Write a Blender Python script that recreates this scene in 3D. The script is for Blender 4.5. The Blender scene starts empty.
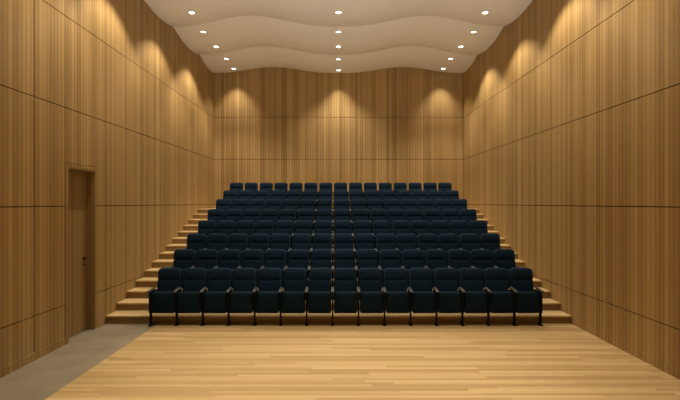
import bpy, bmesh, math, random
from mathutils import Vector, Matrix

random.seed(4)
PI = math.pi
C = bpy.context.scene.collection

# ------------------------------------------------------------------ dimensions (metres)
EYE = 2.59            # camera height
W = 5.0              # half width of the hall
Y_BACK = 17.0        # wall behind the seats
Y_REAR = -3.0         # wall behind the camera
ROWS, SEATS = 8, 15
PITCH = 0.55
ROW_D = 0.914
ROW_H = 0.34
Y_LEG = 9.03          # legs of the front row
Y_STEP = 9.14         # first riser
SEAT_X = 0.15         # the seat block stands a little right of the room's middle
SEAMS = [0.73, 2.53, 4.34, 6.02]
DOOR_Y0, DOOR_Y1, DOOR_Z = 7.86, 8.73, 3.24
TOP = 8.3             # walls run up past the ceiling

# ------------------------------------------------------------------ helpers
def link(name, me, mat=None, parent=None):
    o = bpy.data.objects.new(name, me)
    C.objects.link(o)
    if mat is not None:
        me.materials.append(mat)
    if parent is not None:
        o.parent = parent
    return o

def obj(name, bm, mat, parent=None, smooth=None):
    me = bpy.data.meshes.new(name)
    bmesh.ops.recalc_face_normals(bm, faces=bm.faces)
    bm.to_mesh(me)
    bm.free()
    if smooth is not None:
        for p in me.polygons:
            p.use_smooth = True
        try:
            me.set_sharp_from_angle(angle=math.radians(smooth))
        except Exception:
            pass
    return link(name, me, mat, parent)

def empty(name, loc):
    o = bpy.data.objects.new(name, None)
    o.empty_display_size = 0.2
    C.objects.link(o)
    o.location = loc
    return o

def tag(o, label=None, cat=None, group=None, kind=None):
    if label: o['label'] = label
    if cat: o['category'] = cat
    if group: o['group'] = group
    if kind: o['kind'] = kind
    return o

def add_box(bm, x0, x1, y0, y1, z0, z1, bevel=0.0, seg=2):
    vs = [bm.verts.new((x, y, z)) for x in (x0, x1) for y in (y0, y1) for z in (z0, z1)]
    fs = [(0, 1, 3, 2), (4, 6, 7, 5), (0, 4, 5, 1), (2, 3, 7, 6), (0, 2, 6, 4), (1, 5, 7, 3)]
    faces = [bm.faces.new([vs[i] for i in f]) for f in fs]
    if bevel > 0:
        es = list({e for f in faces for e in f.edges})
        bmesh.ops.bevel(bm, geom=es, offset=bevel, segments=seg, affect='EDGES', profile=0.6)

def box(*a, **k):
    bm = bmesh.new()
    add_box(bm, *a, **k)
    return bm

def rrect(w, z0, z1, rt, rb, inset, n=6):
    """rounded rectangle in x,z with separate top and bottom corner radii"""
    hw = w / 2 - inset
    a, b = z0 + inset, z1 - inset
    rt = max(rt - inset, 0.004)
    rb = max(rb - inset, 0.004)
    pts = []
    for (cx, cz, r, t0) in ((hw - rt, b - rt, rt, 0), (-hw + rt, b - rt, rt, PI / 2),
                            (-hw + rb, a + rb, rb, PI), (hw - rb, a + rb, rb, 1.5 * PI)):
        for k in range(n + 1):
            t = t0 + PI / 2 * k / n
            pts.append((cx + r * math.cos(t), cz + r * math.sin(t)))
    return pts

def add_pad(bm, w, z0, z1, rt, rb, y0, y1, fil, dome=0.012, shear=0.0, zref=0.0):
    """an upholstered pad: rounded outline, rounded rim, softly domed front (towards -y)"""
    layers = []
    for (i, d) in ((fil * 3.2, -dome), (fil * 2.0, -dome * 0.8)):
        layers.append((i, y0 + d))
    for k in range(5):
        t = PI / 2 * k / 4
        layers.append((fil * (1 - math.sin(t)), y0 + fil * (1 - math.cos(t))))
    for k in range(4):
        t = PI / 2 * k / 3
        layers.append((fil * 0.7 * (1 - math.cos(t)), y1 - fil * 0.7 * (1 - math.sin(t))))
    rings = []
    for (i, y) in layers:
        rings.append([bm.verts.new((x, y + shear * (z - zref), z)) for (x, z) in rrect(w, z0, z1, rt, rb, i)])
    n = len(rings[0])
    for a, b in zip(rings, rings[1:]):
        for k in range(n):
            bm.faces.new((a[k], a[(k + 1) % n], b[(k + 1) % n], b[k]))
    bm.faces.new(rings[0])
    bm.faces.new(list(reversed(rings[-1])))

def lathe(prof, n=28):
    bm = bmesh.new()
    rings = []
    for (r, z) in prof:
        rings.append([bm.verts.new((r * math.cos(2 * PI * k / n), r * math.sin(2 * PI * k / n), z)) for k in range(n)])
    for a, b in zip(rings, rings[1:]):
        for k in range(n):
            bm.faces.new((a[k], a[(k + 1) % n], b[(k + 1) % n], b[k]))
    return bm

# ------------------------------------------------------------------ materials
def new_mat(name):
    m = bpy.data.materials.new(name)
    m.use_nodes = True
    nt = m.node_tree
    b = nt.nodes['Principled BSDF']
    return m, nt, b

def N(nt, typ, **kw):
    n = nt.nodes.new(typ)
    for k, v in kw.items():
        setattr(n, k, v)
    return n

def math_node(nt, op, a, b=None):
    n = N(nt, 'ShaderNodeMath', operation=op)
    for i, v in enumerate((a, b)):
        if v is None: continue
        if isinstance(v, (int, float)): n.inputs[i].default_value = v
        else: nt.links.new(v, n.inputs[i])
    return n.outputs[0]

def ramp(nt, fac, stops):
    r = N(nt, 'ShaderNodeValToRGB')
    el = r.color_ramp.elements
    el[0].position, el[0].color = stops[0][0], (*stops[0][1], 1)
    el[1].position, el[1].color = stops[-1][0], (*stops[-1][1], 1)
    for p, c in stops[1:-1]:
        e = el.new(p); e.color = (*c, 1)
    nt.links.new(fac, r.inputs[0])
    return r.outputs[0]

def wood(name, across, along, board, dark, mid, light, rough=0.5, groove=0.05, length=None, spec=0.3, seed=0.0, contrast=1.0, groove_dark=0.45):
    """boards laid side by side along axis ACROSS, running along axis ALONG ('x','y','z')"""
    m, nt, b = new_mat(name)
    L = nt.links.new
    tc = N(nt, 'ShaderNodeTexCoord')
    sep = N(nt, 'ShaderNodeSeparateXYZ')
    L(tc.outputs['Object'], sep.inputs[0])
    ax = dict(x=sep.outputs[0], y=sep.outputs[1], z=sep.outputs[2])
    u = math_node(nt, 'ADD', ax[across], 50.0 + seed)
    v = math_node(nt, 'ADD', ax[along], 50.0)
    ub = math_node(nt, 'DIVIDE', u, board)
    idx = math_node(nt, 'FLOOR', ub)
    fr = math_node(nt, 'FRACT', ub)
    wn = N(nt, 'ShaderNodeTexWhiteNoise', noise_dimensions='2D')
    comb = N(nt, 'ShaderNodeCombineXYZ')
    L(idx, comb.inputs[0])
    if length:
        off = N(nt, 'ShaderNodeTexWhiteNoise', noise_dimensions='1D')
        L(idx, off.inputs['W'])
        vb = math_node(nt, 'ADD', math_node(nt, 'DIVIDE', v, length), math_node(nt, 'MULTIPLY', off.outputs[0], 7.3))
        L(math_node(nt, 'FLOOR', vb), comb.inputs[1])
    L(comb.outputs[0], wn.inputs['Vector'])
    # broad drift of tone over neighbouring boards
    n1 = N(nt, 'ShaderNodeTexNoise', noise_dimensions='1D')
    n1.inputs['Scale'].default_value = 1.0
    n1.inputs['Detail'].default_value = 2.0
    L(math_node(nt, 'MULTIPLY', idx, board * 2.6), n1.inputs['W'])
    # grain drawn out along the board
    cg = N(nt, 'ShaderNodeCombineXYZ')
    L(math_node(nt, 'MULTIPLY', u, 42.0), cg.inputs[0])
    L(math_node(nt, 'MULTIPLY', v, 0.9), cg.inputs[1])
    L(math_node(nt, 'MULTIPLY', wn.outputs[0], 40.0), cg.inputs[2])
    n2 = N(nt, 'ShaderNodeTexNoise', noise_dimensions='3D')
    n2.inputs['Scale'].default_value = 1.0
    n2.inputs['Detail'].default_value = 4.0
    L(cg.outputs[0], n2.inputs['Vector'])
    t = math_node(nt, 'MULTIPLY', wn.outputs[0], 0.52)
    t = math_node(nt, 'ADD', t, math_node(nt, 'MULTIPLY', n1.outputs[0], 0.24))
    t = math_node(nt, 'ADD', t, math_node(nt, 'MULTIPLY', n2.outputs[0], 0.36))
    t = math_node(nt, 'ADD', math_node(nt, 'MULTIPLY', math_node(nt, 'SUBTRACT', t, 0.6), contrast), 0.5)
    col = ramp(nt, t, [(0.12, dark), (0.5, mid), (0.9, light)])
    # joint between boards
    d = math_node(nt, 'ABSOLUTE', math_node(nt, 'SUBTRACT', fr, 0.5))
    g = math_node(nt, 'GREATER_THAN', d, 0.5 - groove)
    mix = N(nt, 'ShaderNodeMix', data_type='RGBA', blend_type='MULTIPLY')
    L(math_node(nt, 'MULTIPLY', g, groove_dark), mix.inputs['Factor'])
    L(col, mix.inputs[6])
    mix.inputs[7].default_value = (0.16, 0.12, 0.09, 1)
    L(mix.outputs[2], b.inputs['Base Color'])
    h = math_node(nt, 'SUBTRACT', math_node(nt, 'MULTIPLY', n2.outputs[0], 0.15), g)
    bump = N(nt, 'ShaderNodeBump')
    bump.inputs['Strength'].default_value = 0.25
    bump.inputs['Distance'].default_value = 0.004
    L(h, bump.inputs['Height'])
    L(bump.outputs[0], b.inputs['Normal'])
    b.inputs['Roughness'].default_value = rough
    b.inputs['Specular IOR Level'].default_value = spec
    return m

WD, WM, WL = (0.25, 0.154, 0.054), (0.42, 0.274, 0.110), (0.54, 0.38, 0.172)
m_wall_side = wood('wall wood side', 'y', 'z', 0.095, WD, WM, WL, rough=0.55, contrast=0.72, groove_dark=0.75)
m_wall_back = wood('wall wood back', 'x', 'z', 0.105, WD, WM, WL, rough=0.55, seed=3.1, contrast=0.8, groove_dark=0.75)
m_door = wood('door wood', 'y', 'z', 0.075, tuple(c * 0.8 for c in WD), tuple(c * 0.8 for c in WM), tuple(c * 0.8 for c in WL), rough=0.5, seed=1.7, contrast=0.6)
m_frame = wood('door frame wood', 'x', 'z', 0.09, tuple(c * 0.75 for c in WD), tuple(c * 0.75 for c in WM), tuple(c * 0.75 for c in WL), rough=0.5, seed=0.7, contrast=0.5, groove=0.0)
m_floor = wood('floor wood', 'y', 'x', 0.07, (0.36, 0.235, 0.095), (0.52, 0.365, 0.172), (0.64, 0.475, 0.245), rough=0.42, groove=0.03, length=2.6, spec=0.35, contrast=0.95, groove_dark=0.35)
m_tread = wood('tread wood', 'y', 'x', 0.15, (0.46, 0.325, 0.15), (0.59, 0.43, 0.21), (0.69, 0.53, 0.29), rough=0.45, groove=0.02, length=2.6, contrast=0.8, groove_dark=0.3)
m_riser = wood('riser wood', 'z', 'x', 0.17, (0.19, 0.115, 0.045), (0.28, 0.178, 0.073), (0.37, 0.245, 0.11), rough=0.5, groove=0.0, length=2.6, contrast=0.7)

def noisy(name, c0, c1, scale, rough, metallic=0.0, bump=0.0, spec=0.5, sheen=0.0):
    m, nt, b = new_mat(name)
    tc = N(nt, 'ShaderNodeTexCoord')
    n = N(nt, 'ShaderNodeTexNoise')
    n.inputs['Scale'].default_value = scale
    n.inputs['Detail'].default_value = 5
    nt.links.new(tc.outputs['Object'], n.inputs['Vector'])
    nt.links.new(ramp(nt, n.outputs[0], [(0.3, c0), (0.7, c1)]), b.inputs['Base Color'])
    b.inputs['Roughness'].default_value = rough
    b.inputs['Metallic'].default_value = metallic
    b.inputs['Specular IOR Level'].default_value = spec
    if sheen:
        b.inputs['Sheen Weight'].default_value = sheen
        b.inputs['Sheen Roughness'].default_value = 0.4
        b.inputs['Sheen Tint'].default_value = (0.45, 0.75, 1.0, 1)
    if bump:
        bn = N(nt, 'ShaderNodeBump')
        bn.inputs['Strength'].default_value = bump
        bn.inputs['Distance'].default_value = 0.003
        nt.links.new(n.outputs[0], bn.inputs['Height'])
        nt.links.new(bn.outputs[0], b.inputs['Normal'])
    return m

m_ceil = noisy('ceiling plaster', (0.78, 0.75, 0.70), (0.80, 0.77, 0.72), 3.0, 0.8, spec=0.2)
m_concrete = noisy('concrete', (0.21, 0.175, 0.115), (0.27, 0.23, 0.16), 2.2, 0.75, bump=0.15, spec=0.25)
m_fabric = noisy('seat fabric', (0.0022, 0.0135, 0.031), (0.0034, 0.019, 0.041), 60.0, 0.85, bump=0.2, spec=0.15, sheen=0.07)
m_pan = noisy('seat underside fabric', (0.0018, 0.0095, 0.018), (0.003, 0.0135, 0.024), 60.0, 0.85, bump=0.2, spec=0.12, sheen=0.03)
m_shell = noisy('seat shell plastic', (0.003, 0.005, 0.007), (0.0045, 0.007, 0.0095), 20.0, 0.75, spec=0.12)
m_arm = noisy('armrest plastic', (0.04, 0.042, 0.048), (0.056, 0.058, 0.064), 30.0, 0.45)
m_steel = noisy('black steel', (0.004, 0.0042, 0.005), (0.006, 0.0062, 0.007), 30.0, 0.7, spec=0.15)
m_handle = noisy('dark bronze', (0.03, 0.028, 0.026), (0.05, 0.046, 0.042), 30.0, 0.35, metallic=0.8)
m_trim = noisy('white trim', (0.62, 0.55, 0.46), (0.66, 0.59, 0.50), 10.0, 0.5)
m_dark = noisy('wall core', (0.05, 0.03, 0.015), (0.06, 0.035, 0.018), 5.0, 0.9)
m_lens, nt, b = new_mat('lamp lens')
tc = N(nt, 'ShaderNodeTexCoord'); nn = N(nt, 'ShaderNodeTexNoise'); nn.inputs['Scale'].default_value = 4
nt.links.new(tc.outputs['Object'], nn.inputs['Vector'])
nt.links.new(ramp(nt, nn.outputs[0], [(0, (1.0, 0.86, 0.66)), (1, (1.0, 0.90, 0.72))]), b.inputs['Emission Color'])
b.inputs['Emission Strength'].default_value = 9.0

# ------------------------------------------------------------------ setting: floor
o = obj('floor', box(-3.87, W, Y_REAR, Y_STEP + 0.25, -0.12, 0.0), m_floor); tag(o, kind='structure')
o = obj('floor_concrete_strip', box(-W - 0.35, -3.87, Y_REAR, Y_STEP + 0.25, -0.12, -0.002), m_concrete); tag(o, kind='structure')

# ------------------------------------------------------------------ setting: walls of wooden panels with open joints
G = 0.008
TH = 0.03
BASE_H = 0.135
rows_z = [0.0] + SEAMS + [TOP]

def panels(bm, put, spans, top_rows=rows_z):
    for (a, b, zlo) in spans:
        for z0, z1 in zip(rows_z, rows_z[1:]):
            lo, hi = max(z0 + (G if z0 > 0 else 0), zlo), z1 - G
            if hi - lo > 0.02:
                put(bm, a + G * 0.5, b - G * 0.5, lo, hi)

FR = 0.085   # door casing width
bm = bmesh.new()
put_l = lambda bm, a, b, z0, z1: add_box(bm, -W - TH, -W, a, b, z0, z1)
panels(bm, put_l, [(Y_REAR, 1.6, 0), (1.6, 4.24, 0), (4.24, 6.973, 0), (6.987, DOOR_Y0 - FR, 0), (DOOR_Y0 - FR, DOOR_Y1 + 0.03, DOOR_Z + FR + 0.01),
                   (DOOR_Y1 + 0.03, Y_BACK, 0)])
wl = obj('wall_left', bm, m_wall_side); tag(wl, kind='structure')
bm = bmesh.new()
add_box(bm, -W - 0.32, -W - TH, Y_REAR, DOOR_Y0 - 0.02, 0, TOP)
add_box(bm, -W - 0.32, -W - TH, DOOR_Y1 + 0.02, Y_BACK, 0, TOP)
add_box(bm, -W - 0.32, -W - TH, DOOR_Y0 - 0.02, DOOR_Y1 + 0.02, DOOR_Z + 0.02, TOP)
o = obj('wall_left_core', bm, m_dark, wl); tag(o, kind='structure')

bm = bmesh.new()
panels(bm, lambda bm, a, b, z0, z1: add_box(bm, W, W + TH, a, b, z0, z1), [(Y_REAR, Y_BACK, 0)])
wr = obj('wall_right', bm, m_wall_side); tag(wr, kind='structure')
o = obj('wall_right_core', box(W + TH, W + 0.3, Y_REAR, Y_BACK, 0, TOP), m_dark, wr); tag(o, kind='structure')

bm = bmesh.new()
panels(bm, lambda bm, a, b, z0, z1: add_box(bm, a, b, Y_BACK, Y_BACK + TH, z0, z1), [(-W, W, 0)])
wb = obj('wall_back', bm, m_wall_back); tag(wb, kind='structure')
o = obj('wall_back_core', box(-W - 0.3, W + 0.3, Y_BACK + TH, Y_BACK + 0.3, 0, TOP), m_dark, wb); tag(o, kind='structure')
o = obj('wall_rear', box(-W - 0.3, W + 0.3, Y_REAR - 0.3, Y_REAR, -0.1, TOP), m_wall_back); tag(o, kind='structure')

# baseboards
bm = bmesh.new()
add_box(bm, -W, -W + 0.006, Y_REAR, DOOR_Y0 - FR, 0, BASE_H)
add_box(bm, -W, -W + 0.006, DOOR_Y1 + 0.03, Y_STEP, 0, BASE_H)
o = obj('baseboard_left', bm, m_wall_side); tag(o, kind='structure')
o = obj('baseboard_right', box(W - 0.006, W, Y_REAR, Y_STEP, 0, BASE_H), m_wall_side); tag(o, kind='structure')

# door in its deep opening
door = obj('door_1', box(-W - 0.215, -W - 0.165, DOOR_Y0 + 0.02, DOOR_Y1 - 0.02, 0.008, DOOR_Z - 0.02), m_door)
tag(door, kind='structure')
bm = bmesh.new()
add_box(bm, -W - 0.30, -W + 0.004, DOOR_Y0 - 0.02, DOOR_Y0 + 0.012, 0, DOOR_Z)
add_box(bm, -W - 0.30, -W + 0.004, DOOR_Y1 - 0.012, DOOR_Y1 + 0.03, 0, DOOR_Z + 0.02)
add_box(bm, -W - 0.30, -W + 0.004, DOOR_Y0 - 0.02, DOOR_Y1 + 0.03, DOOR_Z - 0.012, DOOR_Z + 0.02)
o = obj('door_frame', bm, m_frame, door); tag(o, kind='structure')
bm = bmesh.new()
add_box(bm, -W - 0.02, -W + 0.008, DOOR_Y0 - FR, DOOR_Y0 - 0.02, 0, DOOR_Z + FR)
add_box(bm, -W - 0.02, -W + 0.008, DOOR_Y0 - 0.02, DOOR_Y1 + 0.03, DOOR_Z + 0.02, DOOR_Z + FR)
o = obj('door_casing', bm, m_wall_side, door); tag(o, kind='structure')
# lever handle with a round rose
hy, hz, hx = DOOR_Y1 - 0.105, 1.47, -W - 0.165
bm = lathe([(0.0005, 0.0), (0.032, 0.0), (0.032, 0.008), (0.027, 0.012), (0.013, 0.012), (0.011, 0.06), (0.0005, 0.062)], 20)
bmesh.ops.transform(bm, matrix=Matrix.Translation((hx, hy, hz)) @ Matrix.Rotation(PI / 2, 4, 'Y'), verts=bm.verts)
add_box(bm, hx + 0.042, hx + 0.062, hy - 0.14, hy + 0.012, hz - 0.011, hz + 0.011, bevel=0.006)
h = obj('door_handle', bm, m_handle, door, smooth=40); h['label'] = 'dark metal lever handle on a round rose'
bm = lathe([(0.0005, 0.0), (0.026, 0.0), (0.026, 0.008), (0.02, 0.012), (0.0005, 0.012)], 18)
bmesh.ops.transform(bm, matrix=Matrix.Translation((hx, hy, hz - 0.13)) @ Matrix.Rotation(PI / 2, 4, 'Y'), verts=bm.verts)
obj('lock_rose', bm, m_handle, door, smooth=40)

# ------------------------------------------------------------------ setting: scalloped ceiling
CUSP0, PER = 12.87, 2.44
def ceil_wave(x):
    return 0.20 * (0.5 * (1 - math.cos(2 * PI * abs(x) / 5.2))) ** 1.4
def ceil_shift(x):
    return -1.5 * ceil_wave(x)
def ceil_z(x, y):
    s = ((y - CUSP0 - ceil_shift(x)) / PER) % 1.0
    return EYE + 5.34 + ceil_wave(x) - 0.175 * (4 * s * (1 - s))
bm = bmesh.new()
NX, SUB = 72, 12
k0 = math.floor((Y_REAR - CUSP0) / PER) - 1
k1 = math.ceil((Y_BACK - CUSP0) / PER) + 1
cols = []
for i in range(NX + 1):
    x = -W + 2 * W * i / NX
    col = []
    for k in range(k0, k1):
        for j in range(SUB):
            y = CUSP0 + ceil_shift(x) + PER * (k + j / SUB)
            col.append(bm.verts.new((x, y, EYE + 5.34 + ceil_wave(x) - 0.175 * 4 * (j / SUB) * (1 - j / SUB))))
    cols.append(col)
for a, b in zip(cols, cols[1:]):
    for j in range(len(a) - 1):
        bm.faces.new((a[j], b[j], b[j + 1], a[j + 1]))
geom = bm.verts[:] + bm.edges[:] + bm.faces[:]
bmesh.ops.bisect_plane(bm, geom=geom, plane_co=(0, Y_BACK, 0), plane_no=(0, 1, 0), clear_outer=True)
geom = bm.verts[:] + bm.edges[:] + bm.faces[:]
bmesh.ops.bisect_plane(bm, geom=geom, plane_co=(0, Y_REAR, 0), plane_no=(0, -1, 0), clear_outer=True)
o = obj('ceiling', bm, m_ceil, smooth=8); tag(o, kind='structure')

# ------------------------------------------------------------------ the stepped platform
plat = empty('stepped_platform', (0, Y_STEP, 0))
tag(plat, 'stepped oak seating platform with light treads rising to the back wall', 'steps')
STEP_D, STEP_H = ROW_D / 2, ROW_H / 2
NST = 2 * (ROWS - 1)
for j in range(NST):
    y0 = j * STEP_D
    y1 = (j + 1) * STEP_D if j < NST - 1 else Y_BACK - Y_STEP - 0.003
    zt = (j + 1) * STEP_H
    zb = j * STEP_H
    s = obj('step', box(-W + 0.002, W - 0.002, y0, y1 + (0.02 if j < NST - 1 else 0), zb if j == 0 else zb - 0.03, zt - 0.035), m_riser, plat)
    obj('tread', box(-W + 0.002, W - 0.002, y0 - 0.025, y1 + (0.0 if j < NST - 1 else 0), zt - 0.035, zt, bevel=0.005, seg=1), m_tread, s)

# ------------------------------------------------------------------ seats
def make_seat():
    r = empty('theatre_seat', (0, 0, 0))
    bm = bmesh.new(); add_pad(bm, 0.484, 0.46, 0.925, 0.035, 0.03, 0.155, 0.24, 0.022, 0.014, 0.14, 0.46)
    obj('backrest', bm, m_fabric, r, smooth=60)
    bm = bmesh.new(); add_pad(bm, 0.484, 0.918, 1.162, 0.085, 0.03, 0.150, 0.24, 0.026, 0.016, 0.14, 0.46)
    obj('headrest', bm, m_fabric, r, smooth=60)
    bm = bmesh.new(); add_pad(bm, 0.47, 0.43, 1.145, 0.08, 0.05, 0.238, 0.262, 0.010, 0.0, 0.14, 0.46)
    obj('back_shell', bm, m_shell, r, smooth=60)
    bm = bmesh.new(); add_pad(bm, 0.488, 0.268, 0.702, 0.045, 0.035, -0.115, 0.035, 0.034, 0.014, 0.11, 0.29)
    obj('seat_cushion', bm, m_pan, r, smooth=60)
    return r

def standard(r, x):
    bm = bmesh.new()
    add_box(bm, x - 0.017, x + 0.017, -0.10, 0.25, 0.27, 0.712, bevel=0.012)
    obj('side_panel', bm, m_shell, r, smooth=40)
    bm = bmesh.new()
    add_box(bm, x - 0.015, x + 0.015, -0.065, 0.015, 0.012, 0.29, bevel=0.006)
    lg = obj('leg', bm, m_steel, r, smooth=40)
    obj('foot', box(x - 0.035, x + 0.035, -0.09, 0.075, 0.0, 0.014, bevel=0.004), m_steel, lg, smooth=40)
    bm = bmesh.new()
    add_box(bm, x - 0.034, x + 0.034, -0.155, 0.165, 0.706, 0.744, bevel=0.014, seg=3)
    for v in bm.verts:
        v.co.z += 0.10 * (v.co.y + 0.155)
    obj('armrest', bm, m_arm, r, smooth=40)

def copy_tree(o, parent=None):
    c = o.copy(); C.objects.link(c); c.parent = parent
    for ch in list(o.children):
        copy_tree(ch, c)
    return c

proto = make_seat(); standard(proto, -PITCH / 2)
proto_end = make_seat(); standard(proto_end, -PITCH / 2); standard(proto_end, PITCH / 2)
NUM = ['first', 'second', 'third', 'fourth', 'fifth', 'sixth', 'seventh', 'middle']
ROWN = ['front row', 'second row from the front', 'third row from the front', 'fourth row from the front',
        'fifth row from the front', 'third row from the back', 'second row from the back', 'top row']
used = {}
for k in range(ROWS):
    zs = (1.162 - (ROW_H - 0.311) * k) / 1.162
    for i in range(SEATS):
        src = proto_end if i == SEATS - 1 else proto
        if src.name in used: s = copy_tree(src)
        else: s = src; used[src.name] = True
        s.location = (SEAT_X - 0.01 * k + (i - (SEATS - 1) / 2) * PITCH, Y_LEG + ROW_D * k, ROW_H * k + 0.002)
        s.scale = (1, 1, zs)
        if i == 0: w = 'at the left end of the'
        elif i == SEATS - 1: w = 'at the right end of the'
        elif i == 7: w = 'in the middle of the'
        elif i < 7: w = NUM[i] + ' from left in the'
        else: w = NUM[SEATS - 1 - i] + ' from right in the'
        tag(s, 'dark teal tipped-up theatre seat ' + w + ' ' + ROWN[k], 'seat', 'theatre seats in the stepped rows')

# ------------------------------------------------------------------ downlights
LIGHT_Y = [11.65, 13.15, 14.17, 15.6, 16.5]
LIGHT_DX = [4.02, 4.18, 4.08, 4.12, 4.07]
LIGHT_YC = [11.5, 13.1, 14.02, 15.57, 16.5]
LIGHT_X = [-4.02, 0.0, 4.02]
WARM = (1.0, 0.87, 0.68)
def spot(x, y, z, energy, angle, blend, parent=None, radius=0.05):
    l = bpy.data.lights.new('downlight_lamp', 'SPOT')
    l.energy = energy; l.spot_size = math.radians(angle); l.spot_blend = blend
    l.color = WARM; l.shadow_soft_size = radius
    o = bpy.data.objects.new('downlight_lamp', l); C.objects.link(o)
    if parent: o.parent = parent; o.location = (0, 0, z)
    else: o.location = (x, y, z)
    return o
def make_downlight():
    r = empty('recessed_downlight', (0, 0, 0))
    obj('trim_ring', lathe([(0.074, 0.03), (0.074, -0.004), (0.080, -0.012), (0.096, -0.012), (0.104, -0.004), (0.104, 0.03)]), m_trim, r, smooth=40)
    obj('lamp_lens', lathe([(0.0005, -0.002), (0.074, -0.002), (0.074, 0.02), (0.0005, 0.02)]), m_lens, r)['label'] = 'glowing warm white lens'
    return r
dl = make_downlight()
first = True
DEPTHN = ['nearest the front of the ceiling', 'second from the front', 'third from the front', 'second from the back wall', 'closest to the back wall']
COLN = ['left column', 'middle column', 'right column']
for a, y in enumerate(LIGHT_Y):
    for c, x in enumerate(LIGHT_X):
        d = dl if first else copy_tree(dl)
        first = False
        x = LIGHT_DX[a] * (c - 1)
        yy = y if c != 1 else LIGHT_YC[a]
        d.location = (x, yy, ceil_z(x, yy) - 0.006)
        tag(d, 'round recessed ceiling downlight in the ' + COLN[c] + ', ' + DEPTHN[a], 'ceiling light', 'recessed downlights in the wavy ceiling')
for d in [o for o in C.objects if o.name.startswith('recessed_downlight')]:
    x, y, z = d.location
    a = min(range(5), key=lambda q: abs(LIGHT_Y[q] - y))
    side = abs(x) > 1
    if a == 4:
        spot(0, 0, -0.03, 270 if side else 240, 84, 1.0, d)
    elif side and a % 2 == 0:
        spot(0, 0, -0.03, 310, 106, 0.45, d)
    elif side:
        spot(0, 0, -0.03, 260, 66, 0.8, d)
    else:
        spot(0, 0, -0.03, 250, 110, 0.6, d)
# the rest of the ceiling's lamps, nearer than the picture's edge; those over the stage boosted so their floor bounce fills the ceiling
for y in (9.1, 6.7, 4.3, 1.9, -0.5):
    for x in LIGHT_X:
        wide = abs(x) > 1 and y > 6
        e = 330 if wide else (300 if y > 6 else (900 if abs(x) < 1 else 350))
        spot(x, y, ceil_z(x, y) - 0.04, e, 106 if wide else (80 if y > 6 else 62), 0.4 if wide else 0.7)

# added fill spots near floor level, out of view, to brighten the ceiling
for x in (-2.2, 0.0, 2.2):
    o = spot(x, 4.6, 0.15, 540, 84, 1.0, radius=0.15)
    o.name = 'added_ceiling_fill'
    o.data.color = (1.0, 0.90, 0.76)
    o.rotation_euler = (Vector((x * 0.55, 10.6, 7.7)) - o.location).to_track_quat('-Z', 'Y').to_euler()

# ------------------------------------------------------------------ world, camera
w = bpy.data.worlds.new('World'); bpy.context.scene.world = w
w.use_nodes = True
w.node_tree.nodes['Background'].inputs[0].default_value = (1.0, 0.85, 0.65, 1)
w.node_tree.nodes['Background'].inputs[1].default_value = 0.1

cam = bpy.data.cameras.new('camera')
co = bpy.data.objects.new('camera', cam); C.objects.link(co)
co.location = (0, 0, EYE); co.rotation_euler = (PI / 2, 0, 0)
cam.sensor_width = 36.0
cam.lens = 425 / 680 * 36.0
cam.shift_x = 1.5 / 680
cam.shift_y = 3.0 / 680
cam.clip_start = 0.05
bpy.context.scene.camera = co
sc = bpy.context.scene
sc.view_settings.view_transform = 'Standard'
sc.view_settings.look = 'None'
sc.view_settings.exposure = 0.0
